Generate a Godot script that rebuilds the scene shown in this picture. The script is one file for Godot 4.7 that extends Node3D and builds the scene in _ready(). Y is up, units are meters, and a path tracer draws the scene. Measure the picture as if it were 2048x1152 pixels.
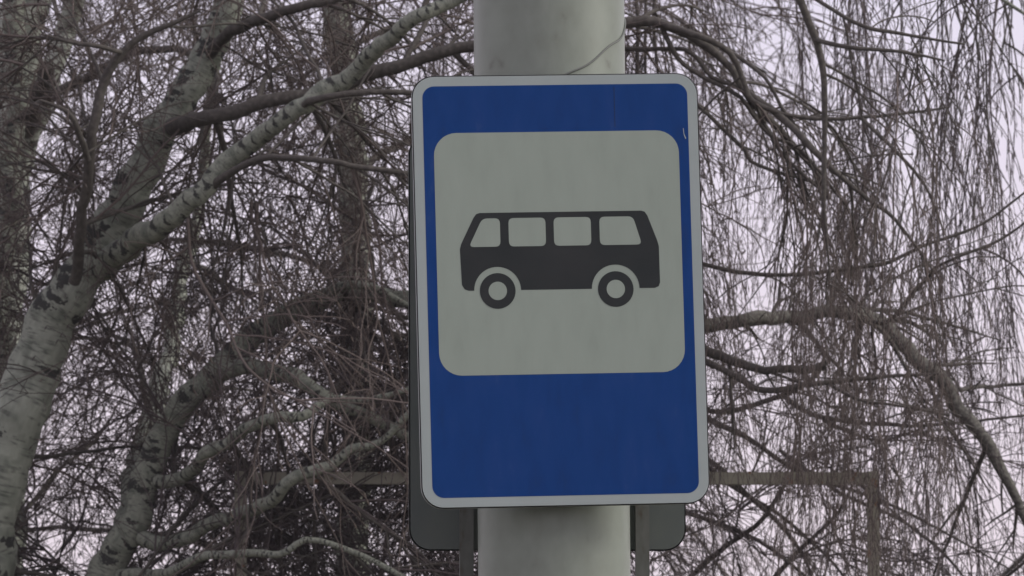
extends Node3D
# A bus stop sign on a lamp-post-sized pole in front of bare weeping birches under an overcast winter sky.

const CAM_AT := Vector3(0, 1.6, 12)
const CAM_PITCH := 5.95
const HALF := 0.05041          # tangent of half the vertical field of view
var view: Transform3D
var taken := {}
var M := {}
var rng := RandomNumberGenerator.new()
var wob := FastNoiseLite.new()
var sprays: Array[Mesh] = []
var strands: Array[Mesh] = []
var nearer := 0.0                   # metres by which a traced limb stands closer than written
var backward := false             # whether side branches keep to the far side of their limb


# ---------------------------------------------------------------- helpers
func at(x: float, y: float, d: float) -> Vector3:
	return view * Vector3((x - 1024.0) / 576.0 * HALF * d, (576.0 - y) / 576.0 * HALF * d, -d)


func numbered(called: String) -> String:
	var n: int = taken.get(called, 0)
	taken[called] = n + 1
	return called if n == 0 else "%s_%03d" % [called, n]


func thing(called: String, label: String, category: String, where := Vector3.ZERO, group := "") -> Node3D:
	var o := Node3D.new()
	o.name = numbered(called)
	add_child(o)
	o.position = where
	o.set_meta("label", label)
	o.set_meta("category", category)
	if group:
		o.set_meta("group", group)
	return o


func part(called: String, mesh: Mesh, mat: Material, parent: Node, where := Vector3.ZERO) -> MeshInstance3D:
	var o := MeshInstance3D.new()
	o.name = called
	o.mesh = mesh
	o.material_override = mat
	o.position = where
	parent.add_child(o, true)
	return o


class Soup:
	var v := PackedVector3Array()
	var n := PackedVector3Array()
	var uv := PackedVector2Array()
	var ix := PackedInt32Array()

	func tube(pts: PackedVector3Array, rad: PackedFloat32Array, sides: int, v0 := 0.0, lump: FastNoiseLite = null, amount := 0.0) -> void:
		var count := pts.size()
		if count < 2:
			return
		var first := v.size()
		var t0 := (pts[1] - pts[0]).normalized()
		var side := t0.cross(Vector3.UP if absf(t0.y) < 0.9 else Vector3.RIGHT).normalized()
		var along := v0
		for i in count:
			var t := (pts[mini(i + 1, count - 1)] - pts[maxi(i - 1, 0)]).normalized()
			side = (side - t * side.dot(t)).normalized()
			var other := t.cross(side)
			if i > 0:
				along += pts[i].distance_to(pts[i - 1]) / (2.0 * TAU * maxf(0.5 * (rad[i] + rad[i - 1]), 0.004))
			for k in sides + 1:
				var a := TAU * k / sides
				var dir := side * cos(a) + other * sin(a)
				var r := rad[i]
				if lump:
					var p := pts[i] + dir * r
					r *= 1.0 + amount * lump.get_noise_3d(p.x * 9.0, p.y * 9.0, p.z * 9.0)
				v.append(pts[i] + dir * r)
				n.append(dir)
				uv.append(Vector2(float(k) / sides, along))
		for i in count - 1:
			for k in sides:
				var a := first + i * (sides + 1) + k
				var b := a + sides + 1
				ix.append_array([a, b, a + 1, b, b + 1, a + 1])
		# close the far end
		var tip := v.size()
		v.append(pts[count - 1])
		n.append((pts[count - 1] - pts[count - 2]).normalized())
		uv.append(Vector2(0.5, along))
		var last := first + (count - 1) * (sides + 1)
		for k in sides:
			ix.append_array([last + k, tip, last + k + 1])

	func quad(a: Vector3, b: Vector3, c: Vector3, d: Vector3) -> void:   # clockwise as seen from the front
		var nn := (c - a).cross(b - a).normalized()
		var f := v.size()
		v.append_array([a, b, c, d])
		n.append_array([nn, nn, nn, nn])
		uv.append_array([Vector2(0, 0), Vector2(1, 0), Vector2(1, 1), Vector2(0, 1)])
		ix.append_array([f, f + 1, f + 2, f, f + 2, f + 3])

	func sheet(outline: PackedVector2Array, z: float) -> void:   # flat polygon facing +z
		var f := v.size()
		for p in outline:
			v.append(Vector3(p.x, p.y, z))
			n.append(Vector3.BACK)
			uv.append(p)
		var tri := Geometry2D.triangulate_polygon(outline)
		for i in range(0, tri.size(), 3):
			var a := outline[tri[i]]
			var b := outline[tri[i + 1]]
			var c := outline[tri[i + 2]]
			if (b - a).cross(c - a) > 0.0:
				ix.append_array([f + tri[i], f + tri[i + 2], f + tri[i + 1]])
			else:
				ix.append_array([f + tri[i], f + tri[i + 1], f + tri[i + 2]])

	func slab(outline: PackedVector2Array, z0: float, z1: float, bevel := 0.0) -> void:   # outline anticlockwise
		var inner := outline
		if bevel > 0.0:
			inner = Geometry2D.offset_polygon(outline, -bevel, Geometry2D.JOIN_MITER)[0]
		sheet(inner if inner.size() == outline.size() else outline, z1)
		var f := v.size()
		for p in outline:
			v.append(Vector3(p.x, p.y, z0))
			n.append(Vector3.FORWARD)
			uv.append(p)
		var tri := Geometry2D.triangulate_polygon(outline)
		for i in range(0, tri.size(), 3):
			var a := outline[tri[i]]
			var b := outline[tri[i + 1]]
			var c := outline[tri[i + 2]]
			if (b - a).cross(c - a) > 0.0:
				ix.append_array([f + tri[i], f + tri[i + 1], f + tri[i + 2]])
			else:
				ix.append_array([f + tri[i], f + tri[i + 2], f + tri[i + 1]])
		for i in outline.size():
			var p := outline[i]
			var q := outline[(i + 1) % outline.size()]
			var zt := z1 - bevel
			quad(Vector3(p.x, p.y, zt), Vector3(q.x, q.y, zt), Vector3(q.x, q.y, z0), Vector3(p.x, p.y, z0))
			if bevel > 0.0 and inner.size() == outline.size():
				var pi := inner[i]
				var qi := inner[(i + 1) % outline.size()]
				quad(Vector3(pi.x, pi.y, z1), Vector3(qi.x, qi.y, z1), Vector3(q.x, q.y, zt), Vector3(p.x, p.y, zt))

	func box(lo: Vector3, hi: Vector3) -> void:
		slab(PackedVector2Array([Vector2(lo.x, lo.y), Vector2(hi.x, lo.y), Vector2(hi.x, hi.y), Vector2(lo.x, hi.y)]), lo.z, hi.z)

	func made() -> ArrayMesh:
		var a := []
		a.resize(Mesh.ARRAY_MAX)
		a[Mesh.ARRAY_VERTEX] = v
		a[Mesh.ARRAY_NORMAL] = n
		a[Mesh.ARRAY_TEX_UV] = uv
		a[Mesh.ARRAY_INDEX] = ix
		var m := ArrayMesh.new()
		m.add_surface_from_arrays(Mesh.PRIMITIVE_TRIANGLES, a)
		return m


func rounded(w: float, h: float, r: float, c := Vector2.ZERO) -> PackedVector2Array:
	var o := PackedVector2Array()
	for k in 4:
		var m := c + Vector2((w / 2 - r) * [1, -1, -1, 1][k], (h / 2 - r) * [1, 1, -1, -1][k])
		for i in 9:
			var a := PI / 2 * (k + i / 8.0)
			o.append(m + Vector2(cos(a), sin(a)) * r)
	return o


func soften(poly: PackedVector2Array, r: float) -> PackedVector2Array:   # rounds every corner of a polygon
	var o := PackedVector2Array()
	var n := poly.size()
	for i in n:
		var p := poly[i]
		var a := poly[(i + n - 1) % n]
		var b := poly[(i + 1) % n]
		var ra := minf(r, p.distance_to(a) * 0.45)
		var rb := minf(r, p.distance_to(b) * 0.45)
		var s := p + (a - p).normalized() * ra
		var e := p + (b - p).normalized() * rb
		for k in 5:
			var t := k / 4.0
			o.append(s.lerp(p, t).lerp(p.lerp(e, t), t))
	return o


func disc(c: Vector2, r: float) -> PackedVector2Array:
	var o := PackedVector2Array()
	for i in 40:
		o.append(c + Vector2(cos(TAU * i / 40), sin(TAU * i / 40)) * r)
	return o


# ---------------------------------------------------------------- materials
func noise(freq: float, kind := FastNoiseLite.TYPE_SIMPLEX_SMOOTH, octaves := 4, sd := 1) -> FastNoiseLite:
	var n := FastNoiseLite.new()
	n.noise_type = kind
	n.frequency = freq
	n.fractal_octaves = octaves
	n.seed = sd
	return n


func ramp(stops: Array) -> Gradient:
	var g := Gradient.new()
	var o := PackedFloat32Array()
	var c := PackedColorArray()
	for s in stops:
		o.append(s[0])
		c.append(Color(s[1], s[2], s[3]).linear_to_srgb())
	g.offsets = o
	g.colors = c
	return g


func noise_map(n: FastNoiseLite, g: Gradient, size := 512) -> NoiseTexture2D:
	var t := NoiseTexture2D.new()
	t.width = size
	t.height = size
	t.seamless = true
	t.noise = n
	t.color_ramp = g
	return t


func plain(r: float, g: float, b: float, rough := 0.6) -> StandardMaterial3D:
	var m := StandardMaterial3D.new()
	m.albedo_color = Color(r, g, b).linear_to_srgb()
	m.roughness = rough
	return m


func mottled(n: FastNoiseLite, stops: Array, scale: Vector3, rough := 0.6) -> StandardMaterial3D:
	var m := StandardMaterial3D.new()
	m.albedo_texture = noise_map(n, ramp(stops))
	m.uv1_triplanar = true
	m.uv1_scale = scale
	m.roughness = rough
	return m


func birch_bark(sd: int, light: Vector3, dirt: float) -> StandardMaterial3D:
	var w := 384
	var h := 768
	var r := RandomNumberGenerator.new()
	r.seed = sd
	var soft := noise(0.012, FastNoiseLite.TYPE_SIMPLEX_SMOOTH, 4, sd)
	var fine := noise(0.06, FastNoiseLite.TYPE_SIMPLEX_SMOOTH, 3, sd + 7)
	var dark := PackedFloat32Array()
	dark.resize(w * h)
	for i in 620:                                             # lenticels: short dark dashes across the stem
		var cx := r.randi() % w
		var cy := r.randi() % h
		var lx := r.randi_range(4, 26)
		var ly := r.randi_range(1, 2)
		for y in range(-ly, ly + 1):
			for x in range(-lx, lx + 1):
				var q := posmod(cy + y, h) * w + posmod(cx + x, w)
				dark[q] = maxf(dark[q], r.randf_range(0.35, 0.75) * (1.0 - absf(x) / (lx + 1.0)))
	for i in 26:                                              # black scars where twigs were shed
		var cx := r.randi() % w
		var cy := r.randi() % h
		var lx := r.randf_range(16, 40) * r.randf_range(0.7, 2.1)
		var ly := r.randf_range(6, 24)
		for y in range(-int(ly * 2), int(ly * 2)):
			for x in range(-int(lx * 1.3), int(lx * 1.3)):
				var bend := y - absf(x) * 0.35 + ly * 0.4
				var e := (x / lx) * (x / lx) + (bend / ly) * (bend / ly) + 1.1 * fine.get_noise_2d(cx + x, (cy + y) * 1.6)
				if e < 1.0:
					var q := posmod(cy + y, h) * w + posmod(cx + x, w)
					dark[q] = maxf(dark[q], clampf((1.0 - e) * 3.0, 0.0, 0.95))
	var im := Image.create(w, h, false, Image.FORMAT_RGB8)
	for y in h:
		for x in w:
			var a := TAU * x / w                              # seamless round the stem
			var s := soft.get_noise_3d(cos(a) * 60.0, sin(a) * 60.0, y)
			var s2 := fine.get_noise_3d(cos(a) * 60.0, sin(a) * 60.0, y * 0.5)
			var c := light * (1.0 + 0.35 * s + 0.22 * s2)
			var lichen := clampf(s * 2.2 + dirt, 0.0, 1.0)
			c = c.lerp(Vector3(0.085, 0.10, 0.075), lichen * 0.7)
			c = c.lerp(Vector3(0.020, 0.020, 0.018), dark[y * w + x])
			im.set_pixel(x, y, Color(maxf(c.x, 0.01), maxf(c.y, 0.01), maxf(c.z, 0.01)).linear_to_srgb())
	var m := StandardMaterial3D.new()
	m.albedo_texture = ImageTexture.create_from_image(im)
	m.roughness = 0.85
	return m


func make_materials() -> void:
	M.white_film = mottled(noise(0.010, FastNoiseLite.TYPE_SIMPLEX_SMOOTH, 6, 3), [[0.0, 0.268, 0.312, 0.264], [0.2, 0.282, 0.327, 0.278], [0.5, 0.292, 0.338, 0.288], [1.0, 0.303, 0.349, 0.299]], Vector3(3.5, 1.1, 3.5), 0.5)
	M.border_film = mottled(noise(0.006, FastNoiseLite.TYPE_SIMPLEX_SMOOTH, 5, 4), [[0.0, 0.315, 0.36, 0.345], [1.0, 0.35, 0.395, 0.38]], Vector3(1.5, 1.5, 1.5), 0.5)
	M.blue_film = mottled(noise(0.010, FastNoiseLite.TYPE_SIMPLEX_SMOOTH, 6, 5), [[0.0, 0.006, 0.038, 0.145], [0.25, 0.002, 0.038, 0.168], [0.5, 0.002, 0.041, 0.18], [0.85, 0.006, 0.044, 0.185], [1.0, 0.018, 0.054, 0.19]], Vector3(3.5, 1.1, 3.5), 0.45)
	M.black_film = mottled(noise(0.008, FastNoiseLite.TYPE_SIMPLEX_SMOOTH, 5, 6), [[0.0, 0.022, 0.027, 0.027], [1.0, 0.034, 0.036, 0.036]], Vector3(1.5, 1.5, 1.5), 0.5)
	for film in [M.white_film, M.border_film, M.blue_film, M.black_film]:
		film.metallic_specular = 0.24
	M.sign_edge = plain(0.36, 0.39, 0.37, 0.5)
	M.sign_back = mottled(noise(0.01, FastNoiseLite.TYPE_SIMPLEX_SMOOTH, 4, 8), [[0.0, 0.075, 0.092, 0.085], [1.0, 0.10, 0.115, 0.10]], Vector3(1.2, 1.2, 1.2), 0.55)
	M.rail = mottled(noise(0.03, FastNoiseLite.TYPE_SIMPLEX_SMOOTH, 4, 14), [[0.0, 0.06, 0.045, 0.03], [0.4, 0.10, 0.105, 0.09], [1.0, 0.13, 0.135, 0.12]], Vector3(2, 1, 2), 0.5)
	M.steel = plain(0.28, 0.29, 0.28, 0.45)
	M.pole = mottled(noise(0.02, FastNoiseLite.TYPE_SIMPLEX_SMOOTH, 6, 9), [[0.0, 0.09, 0.09, 0.07], [0.1, 0.16, 0.172, 0.14], [0.2, 0.188, 0.21, 0.17], [0.5, 0.203, 0.23, 0.188], [1.0, 0.23, 0.258, 0.213]], Vector3(1.9, 1.1, 1.9), 0.42)
	M.wire = plain(0.12, 0.13, 0.115, 0.6)
	M.frame = mottled(noise(0.02, FastNoiseLite.TYPE_SIMPLEX_SMOOTH, 5, 10), [[0.0, 0.13, 0.055, 0.02], [0.2, 0.17, 0.085, 0.04], [0.27, 0.21, 0.20, 0.15], [1.0, 0.26, 0.25, 0.19]], Vector3(1.7, 1.7, 1.7), 0.6)
	M.bark_leaning = birch_bark(37, Vector3(0.28, 0.30, 0.245), 0.05)
	M.bark_rough = birch_bark(41, Vector3(0.38, 0.40, 0.34), 0.1)
	M.bark_green = birch_bark(23, Vector3(0.25, 0.265, 0.21), 0.25)
	M.bark_dark = mottled(noise(0.03, FastNoiseLite.TYPE_SIMPLEX_SMOOTH, 4, 12), [[0.0, 0.035, 0.031, 0.026], [0.5, 0.065, 0.057, 0.048], [1.0, 0.13, 0.12, 0.10]], Vector3(3, 3, 3), 0.85)
	M.twig = plain(0.060, 0.045, 0.043, 0.7)
	M.twig_brown = plain(0.098, 0.076, 0.065, 0.75)
	M.bark_grey = mottled(noise(0.03, FastNoiseLite.TYPE_SIMPLEX_SMOOTH, 5, 15), [[0.0, 0.03, 0.027, 0.022], [0.35, 0.07, 0.065, 0.055], [0.6, 0.14, 0.135, 0.115], [1.0, 0.22, 0.215, 0.185]], Vector3(4, 4, 4), 0.85)
	M.ground = mottled(noise(0.02, FastNoiseLite.TYPE_SIMPLEX_SMOOTH, 5, 13), [[0.0, 0.05, 0.05, 0.035], [0.5, 0.09, 0.085, 0.06], [1.0, 0.13, 0.12, 0.09]], Vector3(0.2, 0.2, 0.2), 0.95)


# ---------------------------------------------------------------- trees
func smooth(knots: Array, step: float) -> Dictionary:   # knots: [Vector3, radius]; a Catmull-Rom curve through them
	var pts := PackedVector3Array()
	var rad := PackedFloat32Array()
	var n := knots.size()
	for i in n - 1:
		var a: Vector3 = knots[maxi(i - 1, 0)][0]
		var b: Vector3 = knots[i][0]
		var c: Vector3 = knots[i + 1][0]
		var d: Vector3 = knots[mini(i + 2, n - 1)][0]
		var m := maxi(2, int(b.distance_to(c) / step))
		for k in m:
			var t := float(k) / m
			pts.append(b.cubic_interpolate(c, a, d, t))
			rad.append(lerpf(knots[i][1], knots[i + 1][1], t))
	pts.append(knots[n - 1][0])
	rad.append(knots[n - 1][1])
	return {"p": pts, "r": rad}


func traced(k: Array) -> Array:   # [x, y, depth, width], x, y and width as seen in the photograph
	var o := []
	for q in k:
		var d: float = q[2] - nearer
		o.append([at(q[0], q[1], d), q[3] * 0.5 * HALF * d / 576.0])
	return o


func limb(tree: Node3D, called: String, knots: Array, mat: Material, sides := 12, rough := 0.10) -> Dictionary:
	var c := smooth(knots, 0.03)
	var p: PackedVector3Array = c.p
	for i in p.size():
		var r: float = c.r[i]
		var q := p[i] * 3.0
		p[i] += Vector3(wob.get_noise_3d(q.x, q.y, q.z), wob.get_noise_3d(q.y + 40, q.z, q.x), wob.get_noise_3d(q.z, q.x + 90, q.y)) * minf(0.03, r * 0.8)
		q *= 3.3
		p[i] += Vector3(wob.get_noise_3d(q.y, q.z + 7, q.x), wob.get_noise_3d(q.z, q.x + 31, q.y), wob.get_noise_3d(q.x + 57, q.y, q.z)) * minf(0.012, r * 0.45)
	c.p = p
	var s := Soup.new()
	s.tube(c.p, c.r, sides, rng.randf(), wob, rough)
	part(called, s.made(), mat, tree, -tree.position)
	return c


func wander(start: Vector3, dir: Vector3, length: float, r0: float, r1: float, droop: float, twist: float, step: float) -> Dictionary:
	var pts := PackedVector3Array([start])
	var rad := PackedFloat32Array([r0])
	var n := maxi(3, int(length / step))
	var d := dir.normalized()
	var p := start
	for i in n:
		d += Vector3(rng.randfn(0, twist), rng.randfn(0, twist) - droop * step, rng.randfn(0, twist))
		d = d.normalized()
		p += d * step
		pts.append(p)
		rad.append(lerpf(r0, r1, float(i + 1) / n))
	return {"p": pts, "r": rad}


func some_way(axis: Vector3, angle: float) -> Vector3:   # a direction at that angle from the axis
	var o := axis.cross(Vector3(rng.randfn(), rng.randfn(), rng.randfn())).normalized()
	return (axis * cos(angle) + o * sin(angle)).normalized()


func along(c: Dictionary, t: float) -> Array:   # [point, direction, radius]
	var p: PackedVector3Array = c.p
	var i := clampi(int(t * (p.size() - 1)), 0, p.size() - 2)
	return [p[i], (p[i + 1] - p[i]).normalized(), c.r[i]]


func make_twigs() -> void:
	rng.seed = 77
	for k in 9:                                               # spreading sprays
		var s := Soup.new()
		var main := wander(Vector3.ZERO, Vector3.FORWARD, 0.95, 0.0042, 0.0013, rng.randf_range(0.1, 1.6), 0.085, 0.045)
		s.tube(main.p, main.r, 4)
		for i in 11:
			var q := along(main, rng.randf_range(0.08, 0.97))
			var side := wander(q[0], some_way(q[1], rng.randf_range(0.5, 1.0)), rng.randf_range(0.2, 0.55), 0.0024, 0.0010, rng.randf_range(0.3, 2.6), 0.085, 0.035)
			s.tube(side.p, side.r, 3)
			for j in 4:
				var e := along(side, rng.randf_range(0.1, 1.0))
				var tip := wander(e[0], some_way(e[1], rng.randf_range(0.4, 1.0)), rng.randf_range(0.06, 0.22), 0.0014, 0.0008, 1.5, 0.10, 0.03)
				s.tube(tip.p, tip.r, 3)
				var bud: PackedVector3Array = tip.p
				s.tube(PackedVector3Array([bud[-1], bud[-1] + Vector3(0, -0.006, 0), bud[-1] + Vector3(0, -0.018, 0)]), PackedFloat32Array([0.001, 0.0026, 0.0006]), 3)
		sprays.append(s.made())
	for k in 9:                                               # long hanging strands
		var s := Soup.new()
		var main := wander(Vector3.ZERO, Vector3(0, -0.25, -1), rng.randf_range(1.4, 2.3), 0.0034, 0.0011, 5.0, 0.055, 0.05)
		s.tube(main.p, main.r, 4)
		for i in 20:
			var q := along(main, rng.randf_range(0.12, 0.99))
			var side := wander(q[0], some_way(q[1], rng.randf_range(0.4, 0.9)), rng.randf_range(0.08, 0.45) * (1.0 if i % 3 else 1.6), 0.0019, 0.0009, 5.0, 0.09, 0.035)
			s.tube(side.p, side.r, 3)
			for j in 2:
				var e := along(side, rng.randf_range(0.1, 1.0))
				var tip := wander(e[0], some_way(e[1], 0.6), rng.randf_range(0.03, 0.12), 0.0012, 0.0008, 4.0, 0.1, 0.025)
				s.tube(tip.p, tip.r, 3)
				var bud: PackedVector3Array = tip.p
				s.tube(PackedVector3Array([bud[-1], bud[-1] + Vector3(0, -0.007, 0), bud[-1] + Vector3(0, -0.024, 0)]), PackedFloat32Array([0.001, 0.0028, 0.0006]), 3)
		strands.append(s.made())


class Foliage:
	var places: Array = [[], [], [], [], [], [], [], [], [], [], [], [], [], [], [], [], [], []]


func spray(f: Foliage, p: Vector3, dir: Vector3, size := 1.0) -> void:
	if backward:
		dir = Vector3(dir.x, dir.y, -absf(dir.z) - 0.15).normalized()
	var b := Basis.looking_at(dir, Vector3.UP if absf(dir.y) < 0.95 else Vector3.RIGHT) * Basis(Vector3.FORWARD, rng.randf_range(-0.8, 0.8))
	f.places[rng.randi() % 9].append(Transform3D(b.scaled(Vector3.ONE * size * rng.randf_range(0.75, 1.25)), p))


func strand(f: Foliage, p: Vector3, size := 1.0) -> void:
	var b := Basis(Vector3.UP, rng.randf() * TAU) * Basis(Vector3.RIGHT, rng.randf_range(-0.06, 0.06))
	f.places[9 + rng.randi() % 9].append(Transform3D(b.scaled(Vector3.ONE * size * rng.randf_range(0.7, 1.2)), p))


func hang_twigs(tree: Node3D, f: Foliage, mat: Material) -> void:
	for k in 18:
		var list: Array = f.places[k]
		if list.is_empty():
			continue
		var mm := MultiMesh.new()
		mm.transform_format = MultiMesh.TRANSFORM_3D
		mm.mesh = sprays[k] if k < 9 else strands[k - 9]
		mm.instance_count = list.size()
		for i in list.size():
			mm.set_instance_transform(i, list[i])
		var o := MultiMeshInstance3D.new()
		o.name = "twigs"
		o.multimesh = mm
		o.material_override = mat
		o.position = -tree.position
		o.set_meta("kind", "stuff")
		tree.add_child(o, true)


# secondary branches off a limb; those under a centimetre go into the soup of branchlets
func sprout(tree: Node3D, c: Dictionary, f: Foliage, fine: Soup, n: int, t0: float, t1: float, length: float, droop: float, n_spray: int, n_strand: int, size := 1.0) -> void:
	for i in n:
		var q := along(c, rng.randf_range(t0, t1))
		var r := minf(float(q[2]) * 0.5, rng.randf_range(0.005, 0.014))
		var dir := some_way(q[1], rng.randf_range(0.5, 1.25))
		dir.y += 0.15
		if backward:
			dir.z = -absf(dir.z) - 0.25
		var b := wander(q[0], dir, length * rng.randf_range(0.5, 1.3), r, 0.0025, droop, 0.075, 0.05)
		if r > 0.009:
			var s := Soup.new()
			s.tube(b.p, b.r, 6)
			part("branch", s.made(), M.bark_dark, tree, -tree.position)
		else:
			fine.tube(b.p, b.r, 5)
		for k in 3:
			var e := along(b, rng.randf_range(0.2, 0.9))
			var d := wander(e[0], some_way(e[1], rng.randf_range(0.4, 0.9)), length * rng.randf_range(0.25, 0.6), float(e[2]) * 0.7, 0.002, droop * 1.5, 0.085, 0.05)
			fine.tube(d.p, d.r, 4)
			for j in n_spray / 3:
				var g := along(d, rng.randf())
				spray(f, g[0], some_way(g[1], rng.randf_range(0.2, 0.8)), size)
		for k in n_spray:
			var e := along(b, rng.randf())
			spray(f, e[0], some_way(e[1], rng.randf_range(0.2, 0.9)), size)
		for k in n_strand:
			var e := along(b, rng.randf())
			strand(f, e[0], size)


func finish(tree: Node3D, f: Foliage, fine: Soup, mat: Material) -> void:
	if fine.v.size():
		var o := part("branchlets", fine.made(), M.bark_dark, tree, -tree.position)
		o.set_meta("kind", "stuff")
	hang_twigs(tree, f, mat)


func far_birch(x: float, z: float, label: String, sd: int, n: int, n_spray: int, n_strand: int, lean: Vector2, mat: Material, r0 := 0.09) -> void:
	rng.seed = sd
	backward = false
	var base := Vector3(x, 0, z)
	var tree := thing("birch_tree", label, "tree", base, "bare birches behind the bus stop")
	var f := Foliage.new()
	var fine := Soup.new()
	var knots := []
	for i in 8:
		var h := i * 1.5
		knots.append([base + Vector3(lean.x * h + 0.05 * sin(h * 1.3 + sd), h, lean.y * h + 0.05 * cos(h + sd)), r0 * (1.0 - 0.085 * i)])
	var stem := limb(tree, "trunk", knots, mat, 14)
	for i in n:
		var t := 0.10 + 0.8 * i / n
		var q := along(stem, t)
		var a := rng.randf() * TAU
		var b := wander(q[0], Vector3(cos(a), rng.randf_range(0.3, 1.0), sin(a)), rng.randf_range(1.6, 3.2), rng.randf_range(0.012, 0.024), 0.003, 0.75, 0.08, 0.08)
		var s := Soup.new()
		s.tube(b.p, b.r, 7)
		part("branch", s.made(), M.bark_dark, tree, -tree.position)
		for k in 5:
			var e := along(b, rng.randf_range(0.2, 0.95))
			var d := wander(e[0], some_way(e[1], rng.randf_range(0.4, 0.9)), rng.randf_range(0.5, 1.3), float(e[2]) * 0.6, 0.002, 1.3, 0.085, 0.06)
			fine.tube(d.p, d.r, 4)
			for j in n_spray / 3:
				var g := along(d, rng.randf())
				spray(f, g[0], some_way(g[1], rng.randf_range(0.2, 0.8)), 1.3)
		for k in n_spray:
			var e := along(b, rng.randf())
			spray(f, e[0], some_way(e[1], rng.randf_range(0.2, 0.9)), 1.3)
		for k in n_strand:
			var e := along(b, rng.randf())
			strand(f, e[0], 1.1)
	finish(tree, f, fine, M.twig_brown)


# ---------------------------------------------------------------- the scene
func _ready() -> void:
	# camera
	var cam := Camera3D.new()
	cam.name = "camera"
	cam.position = CAM_AT
	cam.rotation_degrees = Vector3(CAM_PITCH, 0, 0)
	cam.fov = rad_to_deg(2.0 * atan(HALF))
	cam.near = 0.1
	cam.far = 900.0
	add_child(cam)
	view = cam.transform
	# overcast sky
	var sky_im := Image.create(256, 128, false, Image.FORMAT_RGBF)
	var cloud := noise(0.9, FastNoiseLite.TYPE_SIMPLEX_SMOOTH, 4, 31)
	for y in 128:
		var el := (0.5 - (y + 0.5) / 128.0) * PI
		for x in 256:
			var az := (x + 0.5) / 256.0 * TAU
			var v := Vector3(cos(el) * cos(az), sin(el), cos(el) * sin(az))
			var k := 1.0 + 0.05 * cloud.get_noise_3d(v.x * 2.0, v.y * 4.0, v.z * 2.0)
			var c := Vector3(0.92, 0.785, 0.825).lerp(Vector3(0.835, 0.785, 0.93), clampf(el / 0.16, 0.0, 1.0))
			if el < 0.0:
				c = Vector3(0.2, 0.19, 0.17)
			sky_im.set_pixel(x, y, Color(c.x * k, c.y * k, c.z * k))
	var pano := PanoramaSkyMaterial.new()
	pano.panorama = ImageTexture.create_from_image(sky_im)
	var sky := Sky.new()
	sky.sky_material = pano
	var env := Environment.new()
	env.background_mode = Environment.BG_SKY
	env.sky = sky
	env.background_energy_multiplier = 1.0
	env.tonemap_mode = Environment.TONE_MAPPER_LINEAR
	env.tonemap_exposure = 1.0
	env.fog_enabled = true
	env.fog_density = 0.0008
	env.fog_light_color = Color(0.90, 0.90, 0.92)
	env.sdfgi_enabled = true
	env.ssao_enabled = true
	env.ssil_enabled = true
	var we := WorldEnvironment.new()
	we.name = "air"
	we.environment = env
	var lens := CameraAttributesPhysical.new()
	lens.frustum_focal_length = 238.0
	lens.frustum_focus_distance = 12.1
	lens.exposure_aperture = 22.0
	cam.attributes = lens
	add_child(we)
	# the sun, behind thick cloud to the right
	var sun := DirectionalLight3D.new()
	sun.name = "veiled_sun"
	sun.light_energy = 0.75
	sun.light_angular_distance = 25.0
	sun.light_color = Color(1.0, 0.98, 0.94)
	sun.shadow_enabled = true
	add_child(sun)
	sun.look_at_from_position(Vector3(8, 4.6, 1.4), Vector3.ZERO)

	make_materials()
	wob.frequency = 1.0
	wob.fractal_octaves = 2
	wob.seed = 5

	# ground
	var gm := PlaneMesh.new()
	gm.size = Vector2(800, 800)
	var ground := part("ground", gm, M.ground, self)
	ground.set_meta("kind", "structure")
	ground.set_meta("label", "flat winter ground of dull grass under the birches")

	build_pole()
	build_sign()
	build_rear_sign()
	build_frame()
	make_twigs()
	build_edge_birch()
	build_leaning_birch()
	build_weeping_birch()
	far_birch(-1.75, -7.5, "slender grey birch standing between the pale leaning trunk and the bus stop sign", 101, 16, 3, 1, Vector2(0.01, 0.0), M.bark_green, 0.05)
	far_birch(-3.2, -10.0, "bare birch behind the pale leaning trunk at the left edge", 102, 25, 3, 1, Vector2(0.02, 0.0), M.bark_green)
	far_birch(-0.6, -13.0, "bare birch farther back, hidden for the most part by the bus stop sign", 103, 16, 3, 0, Vector2(-0.03, 0.0), M.bark_green)
	far_birch(-4.6, -15.0, "farthest bare birch on the left side", 104, 22, 3, 1, Vector2(0.03, 0.0), M.bark_dark)
	far_birch(3.4, -16.0, "bare birch far behind the right end of the steel frame", 105, 12, 0, 1, Vector2(-0.02, 0.0), M.bark_dark)


func build_pole() -> void:
	var foot := Vector3(0.0854 + 2.85 * tan(deg_to_rad(0.5)), 0, -0.22)
	var o := thing("lamp_post", "thick round grey green painted metal pole carrying the bus stop sign", "pole", foot)
	o.rotation_degrees.z = 0.5
	var s := Soup.new()
	var pts := PackedVector3Array()
	var rad := PackedFloat32Array()
	for i in 31:
		pts.append(Vector3(0, i * 0.3, 0))
		rad.append(0.163)
	s.tube(pts, rad, 72)
	part("shaft", s.made(), M.pole, o)
	var fl := Soup.new()
	fl.tube(PackedVector3Array([Vector3(0, 0, 0), Vector3(0, 0.03, 0), Vector3(0, 0.034, 0), Vector3(0, 0.12, 0)]), PackedFloat32Array([0.26, 0.26, 0.2, 0.166]), 48)
	part("base_flange", fl.made(), M.pole, o)
	# a thin wire wound slantwise round the pole just above the sign
	var w := PackedVector3Array()
	var wr := PackedFloat32Array()
	for i in 60:
		var a := lerpf(-0.55, 4.0, i / 59.0)
		var q := clampf(sin(a) , -1, 1)
		w.append(Vector3(sin(a) * 0.1645, 3.29 + 0.10 * a + 0.004 * sin(a * 9.0) + 0.0 * q, cos(a) * 0.1645))
		wr.append(0.0022)
	var ws := Soup.new()
	ws.tube(w, wr, 6)
	part("wire", ws.made(), M.wire, o)


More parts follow.
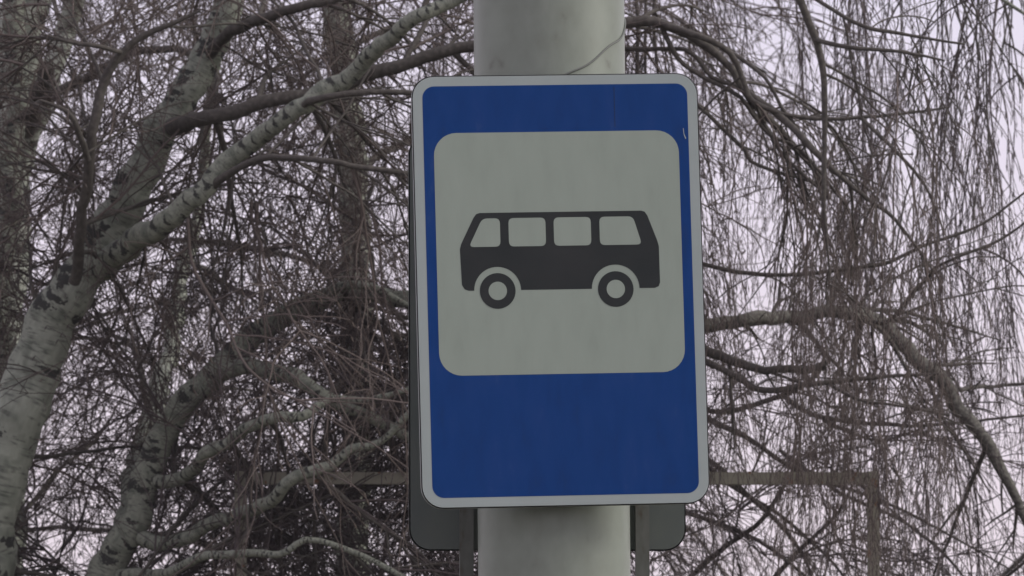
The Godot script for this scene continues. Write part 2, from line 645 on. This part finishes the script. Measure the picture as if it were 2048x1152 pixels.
func build_sign() -> void:
	var where := at(1121, 579, 12.065)
	var o := thing("bus_stop_sign", "blue bus stop sign with black bus on white panel, facing the viewer", "road sign", where)
	o.rotation_degrees = Vector3(0, 6.0, 1.55)
	var W := 0.611
	var H := 0.917
	var s := Soup.new()
	s.slab(rounded(W, H, 0.047), -0.016, 0.0, 0.002)
	part("plate", s.made(), M.sign_edge, o)
	s = Soup.new()
	s.sheet(rounded(W - 0.005, H - 0.005, 0.0445), 0.0003)
	part("white_border", s.made(), M.border_film, o)
	s = Soup.new()
	s.sheet(rounded(W - 0.046, H - 0.045, 0.025), 0.0006)
	part("blue_field", s.made(), M.blue_film, o)
	s = Soup.new()
	s.sheet(rounded(0.522, 0.515, 0.048, Vector2(0.0, 0.0785)), 0.0009)
	part("white_panel", s.made(), M.white_film, o)
	# the bus, drawn in units of 1/4041 m about the middle of the panel
	var u := func(x: float, y: float) -> Vector2: return Vector2((x - 1022.0) / 4041.0, (490.0 - y) / 4041.0 + 0.0785)
	var arch := func(cx: float, cy: float, r: float) -> PackedVector2Array:
		var q := PackedVector2Array()
		for i in 25:
			var a := PI * (i / 24.0)
			q.append(u.call(cx + cos(a) * r, cy - sin(a) * r))
		return q
	var body := PackedVector2Array()
	for c in [[345, 140], [1735, 140], [1765, 150], [1787, 182], [1865, 395], [1879, 450], [1880, 760], [1868, 792], [1835, 806]]:
		body.append(u.call(c[0], c[1]))
	body.append_array(arch.call(1497.0, 806.0, 205.0))
	body.append_array(arch.call(483.0, 806.0, 201.0))
	for c in [[235, 806], [200, 793], [178, 755], [168, 450], [180, 405], [292, 180], [315, 150]]:
		body.append(u.call(c[0], c[1]))
	s = Soup.new()
	s.sheet(body, 0.0012)
	var bus := part("bus_symbol", s.made(), M.black_film, o)
	var panes := [[[365, 188], [517, 188], [517, 432], [245, 432]], [[590, 188], [908, 188], [908, 432], [590, 432]], [[978, 188], [1298, 188], [1298, 432], [978, 432]], [[1372, 188], [1662, 188], [1734, 432], [1372, 432]]]
	for w in panes:
		var q := PackedVector2Array()
		for c in w:
			q.append(u.call(c[0], c[1]))
		s = Soup.new()
		s.sheet(soften(q, 0.011), 0.0015)
		part("window", s.made(), M.white_film, bus)
	for c in [483.0, 1497.0]:
		s = Soup.new()
		s.sheet(disc(u.call(c, 811.0), 153.0 / 4041.0), 0.0014)
		var wheel := part("wheel", s.made(), M.black_film, bus)
		s = Soup.new()
		s.sheet(disc(u.call(c, 811.0), 79.0 / 4041.0), 0.0018)
		part("wheel", s.made(), M.white_film, bus).name = "wheel_hub" if c < 1000.0 else "wheel_hub_001"
		wheel.name = "wheel" if c < 1000.0 else "wheel_001"
	s = Soup.new()
	s.sheet(PackedVector2Array([Vector2(0.2775, 0.318), Vector2(0.2735, 0.328), Vector2(0.2725, 0.34), Vector2(0.2712, 0.34), Vector2(0.2722, 0.327), Vector2(0.2755, 0.317)]), 0.0010)
	part("scratch", s.made(), M.border_film, o)
	s = Soup.new()
	s.sheet(PackedVector2Array([Vector2(0.1255, 0.345), Vector2(0.1265, 0.345), Vector2(0.1265, 0.43), Vector2(0.1255, 0.43)]), 0.0010)
	part("film_seam", s.made(), M.black_film, o)
	# two channels on the back that hold it to the pole
	for y in [-0.26, 0.26]:
		s = Soup.new()
		s.box(Vector3(-0.22, y - 0.02, -0.062), Vector3(0.22, y + 0.02, -0.0185))
		part("mounting_channel", s.made(), M.steel, o)


func build_rear_sign() -> void:
	var where := at(1094, 684, 12.47)
	var o := thing("rear_sign", "grey back of a second sign fixed to the far side of the pole", "road sign", where)
	o.rotation_degrees = Vector3(0, 4.0, 0.2)
	var s := Soup.new()
	s.slab(rounded(0.604, 0.912, 0.047), -0.012, 0.0, 0.003)
	part("plate", s.made(), M.sign_back, o)
	for x in [-0.178, 0.205]:
		s = Soup.new()
		s.box(Vector3(x - 0.015, -0.72, 0.0025), Vector3(x + 0.015, 0.36, 0.022))
		part("mounting_rail", s.made(), M.rail, o)


func build_frame() -> void:
	var d := 18.15
	var a := at(482, 957, d)
	var b := at(1746, 957, d)
	var top := (a.y + b.y) / 2
	var o := thing("steel_frame", "bare frame of square grey green steel tube with rust spots behind the sign", "frame", Vector3((a.x + b.x) / 2, 0, a.z))
	var t := 0.019
	var hw := (b.x - a.x) / 2
	var s := Soup.new()
	s.box(Vector3(-hw + t, top - t, -t), Vector3(hw - t - 0.002, top + t, t))
	part("crossbar", s.made(), M.frame, o)
	for x in [-hw, hw]:
		s = Soup.new()
		s.box(Vector3(x - t, -0.3, -t - 0.002), Vector3(x + t, top + t + 0.003, t + 0.002))
		part("post", s.made(), M.frame, o)
	s = Soup.new()
	s.box(Vector3(-hw + t, 0.5, -t), Vector3(hw - t - 0.002, 0.5 + 2 * t, t))
	part("lower_rail", s.made(), M.frame, o)


func ground_below(p: Vector3, dx := 0.0) -> Vector3:
	return Vector3(p.x + dx, 0, p.z)


func build_edge_birch() -> void:
	rng.seed = 201
	nearer = -1.9
	backward = true
	var d := 19.0
	var base := ground_below(at(30, 1152, d - nearer), -0.15)
	var tree := thing("birch_tree", "upright mottled birch trunk with black scars cut by the left edge", "tree", base, "bare birches behind the bus stop")
	var f := Foliage.new()
	var fine := Soup.new()
	var k := [[base, 0.16], [base + Vector3(0.05, 1.2, 0), 0.13]]
	k.append_array(traced([[-10, 1400, d, 120], [-4, 1000, d, 112], [0, 700, d, 106], [10, 480, d, 100], [20, 300, d, 98], [28, 150, d, 98], [45, 0, d, 96], [60, -250, d, 88], [60, -800, d, 70], [90, -1600, d, 45], [80, -2400, d, 18]]))
	var stem := limb(tree, "trunk", k, M.bark_rough, 24)
	var l1 := limb(tree, "branch", traced([[40, 300, d, 60], [75, 220, 18.9, 52], [105, 140, 18.8, 46], [130, 60, 18.8, 42], [160, -60, 18.7, 36], [200, -300, 18.6, 20], [230, -500, 18.6, 8]]), M.bark_rough, 14)
	var l2 := limb(tree, "branch", traced([[50, 270, d, 44], [70, 210, 18.7, 40], [88, 150, 18.5, 34], [92, 146, 18.45, 30]]), M.bark_dark, 12)
	sprout(tree, stem, f, fine, 20, 0.15, 0.45, 1.1, 0.7, 2, 0)
	sprout(tree, l1, f, fine, 4, 0.1, 1.0, 0.9, 0.7, 1, 0)
	finish(tree, f, fine, M.twig_brown)


func build_leaning_birch() -> void:
	rng.seed = 202
	nearer = 1.8
	backward = true
	var d := 20.0
	var low := at(-60, 1152, d - nearer)
	var base := ground_below(low, -0.5)
	var tree := thing("birch_tree", "pale leaning birch trunk with black bands rising from the lower left corner", "tree", base, "bare birches behind the bus stop")
	var f := Foliage.new()
	var fine := Soup.new()
	var k := [[base, 0.17], [base + Vector3(0.12, 1.1, 0), 0.15], [low + Vector3(-0.1, -0.5, 0), 0.135]]
	k.append_array(traced([[-25, 1040, d, 130], [12, 900, d, 122], [48, 780, d, 110], [82, 690, d, 100], [122, 600, d, 92], [185, 508, d, 86], [240, 420, d, 78], [290, 330, d, 74], [340, 240, d, 68], [385, 150, d, 66], [430, 60, d, 62], [465, -20, d, 58], [520, -200, d, 48], [600, -600, d, 36], [680, -1100, d, 20], [700, -1500, d, 8]]))
	var stem := limb(tree, "trunk", k, M.bark_leaning, 24)
	var all := [stem]
	# the limb that climbs right towards the top of the pole
	all.append(limb(tree, "branch", traced([[190, 535, d, 58], [250, 490, 19.8, 52], [310, 450, 19.6, 46], [400, 385, 19.5, 40], [480, 310, 19.5, 38], [560, 240, 19.4, 36], [640, 190, 19.4, 38], [700, 150, 19.4, 36], [760, 88, 19.3, 32], [830, 42, 19.2, 30], [910, 0, 19.2, 26], [1040, -90, 19.2, 18], [1180, -160, 19.2, 8]]), M.bark_green, 14))
	# the long limb that passes behind the pole
	all.append(limb(tree, "branch", traced([[345, 255, d, 40], [400, 232, 19.7, 32], [520, 213, 19.6, 28], [640, 183, 19.6, 28], [740, 150, 19.6, 28], [840, 116, 19.6, 26], [940, 98, 19.6, 24], [1100, 66, 19.6, 24], [1250, 48, 19.6, 24], [1310, 42, 19.6, 22], [1390, 80, 19.6, 18], [1450, 128, 19.6, 16], [1490, 190, 19.6, 15], [1560, 262, 19.7, 15], [1620, 325, 19.7, 14], [1660, 400, 19.7, 9]]), M.bark_dark, 12))
	all.append(limb(tree, "branch", traced([[405, 120, d, 26], [460, 62, 19.8, 24], [520, 38, 19.7, 22], [600, 15, 19.6, 20], [680, -8, 19.6, 17], [780, -60, 19.6, 9]]), M.bark_dark, 10))
	all.append(limb(tree, "branch", traced([[430, 370, 19.5, 20], [480, 337, 19.4, 15], [530, 317, 19.3, 13], [640, 320, 19.2, 12], [740, 336, 19.2, 12], [830, 352, 19.2, 10], [930, 372, 19.2, 6]]), M.bark_dark, 10))
	all.append(limb(tree, "branch", traced([[590, 218, 19.4, 16], [650, 195, 19.3, 14], [740, 184, 19.3, 12], [840, 186, 19.3, 10], [960, 200, 19.3, 6]]), M.bark_dark, 10))
	all.append(limb(tree, "branch", traced([[150, 560, 19.8, 24], [168, 400, 19.6, 22], [184, 270, 19.5, 21], [206, 165, 19.5, 20], [262, 88, 19.5, 15], [345, 44, 19.5, 10], [400, 20, 19.5, 6]]), M.bark_dark, 10))
	all.append(limb(tree, "branch", traced([[176, 320, 19.5, 14], [150, 240, 19.4, 12], [120, 215, 19.4, 9], [80, 200, 19.4, 5]]), M.bark_dark, 8))
	all.append(limb(tree, "branch", traced([[245, 105, 19.5, 10], [200, 92, 19.4, 9], [140, 84, 19.4, 7], [90, 70, 19.4, 5]]), M.bark_dark, 8))
	sprout(tree, stem, f, fine, 24, 0.15, 0.5, 1.1, 0.6, 3, 0)
	for i in range(1, all.size()):
		sprout(tree, all[i], f, fine, 7, 0.1, 0.95 if i != 2 else 0.55, 0.75, 0.7, 2, 0)
	sprout(tree, all[2], f, fine, 5, 0.6, 1.0, 0.6, 1.2, 0, 1)
	# the branches that droop right of the pole
	for q in [[[1310, 44, 19.6, 15], [1400, 74, 19.5, 13], [1460, 108, 19.5, 12], [1490, 172, 19.5, 11], [1505, 202, 19.5, 11], [1560, 226, 19.5, 10], [1650, 238, 19.5, 9], [1760, 232, 19.5, 7], [1900, 214, 19.5, 4]],
			[[1100, 88, 19.7, 14], [1255, 96, 19.7, 10], [1370, 98, 19.6, 9], [1402, 130, 19.6, 9], [1424, 156, 19.6, 9], [1480, 180, 19.6, 8], [1510, 210, 19.6, 8], [1560, 300, 19.6, 8], [1640, 380, 19.6, 5]],
			[[1325, 52, 19.6, 11], [1355, 115, 19.6, 10], [1400, 152, 19.6, 9], [1480, 196, 19.6, 9], [1540, 270, 19.6, 8], [1600, 300, 19.6, 6], [1700, 420, 19.6, 4]],
			[[1268, -60, 19.9, 9], [1274, 20, 19.9, 8], [1275, 90, 19.9, 8], [1273, 240, 19.9, 6]],
			[[1296, -60, 20.0, 7], [1290, 30, 20.0, 6], [1291, 120, 20.0, 6], [1294, 230, 20.0, 5]],
			[[1318, -90, 19.9, 8], [1310, 0, 19.9, 8], [1309, 70, 19.9, 7], [1318, 160, 19.9, 6], [1330, 260, 19.9, 5]],
			[[1480, 180, 19.6, 16], [1560, 232, 19.5, 16], [1640, 310, 19.4, 14], [1700, 372, 19.4, 11], [1790, 440, 19.4, 8], [1880, 560, 19.4, 5]],
			[[1470, 112, 19.6, 9], [1530, 155, 19.5, 8], [1560, 212, 19.5, 7], [1600, 260, 19.5, 5]],
			[[1330, 160, 19.8, 10], [1400, 216, 19.7, 9], [1490, 302, 19.7, 9], [1502, 322, 19.7, 8], [1580, 350, 19.7, 7], [1660, 372, 19.7, 4]],
			[[1560, -120, 19.0, 18], [1600, 0, 19.0, 16], [1636, 90, 19.0, 15], [1650, 220, 19.0, 12], [1648, 400, 19.0, 8], [1660, 560, 19.0, 4]],
			[[1630, 80, 19.0, 10], [1700, 96, 18.9, 9], [1800, 104, 18.9, 7], [1890, 122, 18.9, 4]],
			[[1600, -20, 19.0, 9], [1720, 50, 18.9, 8], [1800, 68, 18.9, 7], [1930, 88, 18.9, 4]],
			[[1720, 238, 19.5, 9], [1800, 312, 19.4, 8], [1850, 372, 19.4, 7], [1890, 470, 19.4, 4]]]:
		var c := limb(tree, "branch", traced(q), M.bark_dark, 8)
		sprout(tree, c, f, fine, 4, 0.3, 1.0, 0.4, 1.6, 0, 1, 0.8)
	finish(tree, f, fine, M.twig_brown)


func build_weeping_birch() -> void:
	rng.seed = 203
	nearer = 3.2
	backward = true
	var d := 21.5
	var low := at(230, 1152, d - nearer)
	var base := ground_below(low, -0.25)
	var tree := thing("birch_tree", "weeping birch whose limb arches behind the sign and droops at the right", "tree", base, "bare birches behind the bus stop")
	var f := Foliage.new()
	var fine := Soup.new()
	var k := [[base, 0.15], [base + Vector3(0.08, 1.2, 0), 0.12]]
	k.append_array(traced([[200, 1250, d, 76], [250, 1080, d, 64], [296, 925, d, 56], [345, 862, d, 53], [385, 800, d, 52], [440, 748, d, 52], [500, 688, d, 50], [560, 642, d, 45], [640, 606, d, 41], [720, 592, d, 36], [830, 594, d, 33], [880, 598, d, 30]]))
	var arch := limb(tree, "trunk", k, M.bark_green, 18)
	var bow := limb(tree, "branch", traced([[860, 596, d, 31], [1000, 612, 21.6, 30], [1200, 636, 21.7, 29], [1420, 644, 21.8, 28], [1500, 632, 21.8, 27], [1600, 634, 21.9, 26], [1690, 620, 21.9, 26], [1760, 646, 22, 29], [1810, 678, 22, 30], [1850, 728, 22, 31], [1895, 772, 22, 31], [1920, 826, 22, 30], [1972, 890, 22, 26], [2030, 985, 22, 20], [2090, 1130, 22, 12]]), M.bark_grey, 14, 0.16)
	var all := [arch]
	all.append(limb(tree, "branch", traced([[640, 606, d, 26], [672, 578, 21.4, 22], [715, 570, 21.3, 18], [765, 585, 21.3, 14], [830, 615, 21.3, 8]]), M.bark_green, 10))
	all.append(limb(tree, "branch", traced([[445, 742, d, 38], [540, 744, 21.3, 33], [600, 765, 21.2, 30], [660, 800, 21.2, 27], [740, 830, 21.2, 23], [840, 880, 21.2, 20], [980, 960, 21.2, 10]]), M.bark_green, 12))
	all.append(limb(tree, "branch", traced([[285, 960, d, 32], [360, 955, 21.4, 27], [420, 905, 21.2, 27], [455, 890, 21.2, 25], [540, 838, 21.0, 23], [610, 832, 21.0, 20], [660, 800, 21.1, 17], [740, 800, 21.1, 13], [830, 770, 21.1, 9]]), M.bark_green, 12))
	all.append(limb(tree, "branch", traced([[255, 1080, d, 36], [350, 1085, 21.4, 28], [440, 1040, 21.3, 28], [520, 1012, 21.1, 27], [585, 958, 21, 25], [660, 935, 21, 22], [700, 900, 21, 18], [760, 880, 21, 14], [840, 800, 21, 12]]), M.bark_green, 12))
	all.append(limb(tree, "branch", traced([[232, 1150, d, 30], [330, 1150, 21.3, 20], [420, 1112, 21.1, 18], [560, 1108, 21, 15], [640, 1080, 21, 12], [860, 1180, 21, 10]]), M.bark_green, 12))
	all.append(limb(tree, "branch", traced([[250, 1080, 21.5, 54], [268, 960, 22.0, 46], [305, 830, 23.0, 38], [340, 690, 24.2, 33], [365, 560, 25, 30], [400, 400, 25.4, 26], [420, 200, 25.4, 22], [440, 0, 25.4, 20], [450, -300, 25.4, 10]]), M.bark_green, 12))
	sprout(tree, arch, f, fine, 16, 0.3, 0.95, 0.9, 0.7, 3, 0)
	backward = false
	sprout(tree, arch, f, fine, 9, 0.25, 0.6, 0.7, 0.5, 2, 0)
	backward = true
	for i in range(1, all.size()):
		sprout(tree, all[i], f, fine, 7, 0.1, 1.0, 0.8, 0.8, 3, 0)
	sprout(tree, bow, f, fine, 9, 0.5, 1.0, 0.6, 1.4, 0, 1)
	sprout(tree, bow, f, fine, 14, 0.4, 1.0, 0.35, 1.2, 0, 0)
	for q in [[[1250, 500, 21.3, 10], [1420, 530, 21.2, 9], [1500, 546, 21.2, 9], [1590, 550, 21.2, 8], [1700, 536, 21.2, 8], [1780, 524, 21.2, 8], [1850, 490, 21.2, 7], [1960, 450, 21.2, 6], [2060, 376, 21.2, 4]],
			[[1735, 640, 22, 10], [1780, 640, 21.8, 9], [1850, 560, 21.5, 8], [1885, 528, 21.3, 7], [2000, 480, 21.3, 6], [2080, 420, 21.3, 4]],
			[[1300, 640, 21.4, 24], [1420, 700, 21.2, 20], [1500, 732, 21.1, 18], [1560, 740, 21, 16], [1620, 742, 21, 17], [1644, 734, 21, 18]],
			[[1350, 690, 21.2, 16], [1450, 740, 21.1, 14], [1540, 782, 21.0, 13], [1640, 766, 21.0, 10], [1760, 756, 21.0, 8], [1880, 748, 21, 5]],
			[[1300, 800, 21.1, 12], [1440, 822, 21.0, 11], [1560, 790, 21.0, 11], [1620, 760, 20.9, 10], [1640, 738, 20.9, 10]],
			[[1560, 788, 21, 12], [1640, 832, 20.9, 10], [1800, 850, 20.9, 8], [1920, 846, 20.9, 6], [2070, 828, 20.9, 4]],
			[[1660, 770, 20.9, 8], [1720, 800, 20.8, 7], [1800, 812, 20.8, 6], [1900, 830, 20.8, 4]],
			[[1650, 840, 20.9, 8], [1700, 866, 20.8, 7], [1760, 882, 20.8, 6], [1840, 858, 20.8, 4]],
			[[1340, 780, 21, 14], [1420, 840, 20.9, 12], [1500, 880, 20.8, 11], [1600, 945, 20.8, 9], [1760, 1000, 20.8, 7], [1900, 1070, 20.8, 5], [2040, 1150, 20.8, 3]],
			[[1340, 860, 21, 12], [1450, 960, 20.9, 10], [1560, 1030, 20.8, 8], [1660, 1120, 20.8, 6], [1720, 1200, 20.8, 4]],
			[[1360, 900, 21, 12], [1430, 930, 20.8, 11], [1520, 1010, 20.8, 10], [1600, 1100, 20.8, 8], [1640, 1200, 20.8, 5]],
			[[1300, 1010, 20.9, 12], [1420, 1040, 20.8, 10], [1530, 1090, 20.7, 8], [1640, 1180, 20.7, 6]],
			[[1340, 1200, 20.9, 14], [1430, 1110, 20.8, 12], [1520, 1040, 20.7, 10], [1590, 930, 20.7, 8], [1600, 850, 20.7, 4]],
			[[1500, 1230, 20.9, 12], [1580, 1120, 20.8, 10], [1680, 1020, 20.7, 7], [1720, 930, 20.7, 4]],
			[[1560, 900, 21.2, 9], [1680, 985, 21.1, 8], [1800, 1040, 21.1, 7], [1900, 1120, 21.1, 6], [1960, 1200, 21.1, 4]],
			[[1900, 780, 20.4, 12], [1990, 772, 21.3, 8], [2080, 768, 21.3, 5]]]:
		nearer = 1.6 if q[0][1] > 770 else 3.2
		var c := limb(tree, "branch", traced(q), M.bark_dark, 8)
		nearer = 3.2
		backward = false
		sprout(tree, c, f, fine, 2, 0.2, 1.0, 0.45, 1.5, 3 if q[0][1] > 1000 else 0, 1 if q[0][1] < 770 else 0, 0.8)
	# high boughs above the frame, from which the long strands hang down in front of the sky
	for q in [[[440, -200, 25.4, 30], [800, -420, 22.4, 24], [1200, -430, 22.6, 18], [1600, -300, 22.8, 13], [2000, -80, 23, 8], [2300, 160, 23, 4]],
			[[440, -100, 25.4, 30], [800, -240, 24, 22], [1300, -300, 22.4, 16], [1700, -180, 22, 11], [2100, 60, 21.9, 6]],
			[[1200, -470, 24, 14], [1600, -420, 23.2, 12], [1900, -330, 22.8, 10], [2150, -180, 22.6, 7], [2350, 0, 22.5, 4]],
			[[450, -300, 25.4, 24], [900, -560, 23, 20], [1400, -640, 23.4, 16], [1800, -500, 23.6, 12], [2250, -200, 23.8, 6]]]:
		var c := limb(tree, "branch", traced(q), M.bark_green, 10)
		sprout(tree, c, f, fine, 10, 0.25, 1.0, 0.9, 1.2, 0, 2, 1.1)
	finish(tree, f, fine, M.twig)
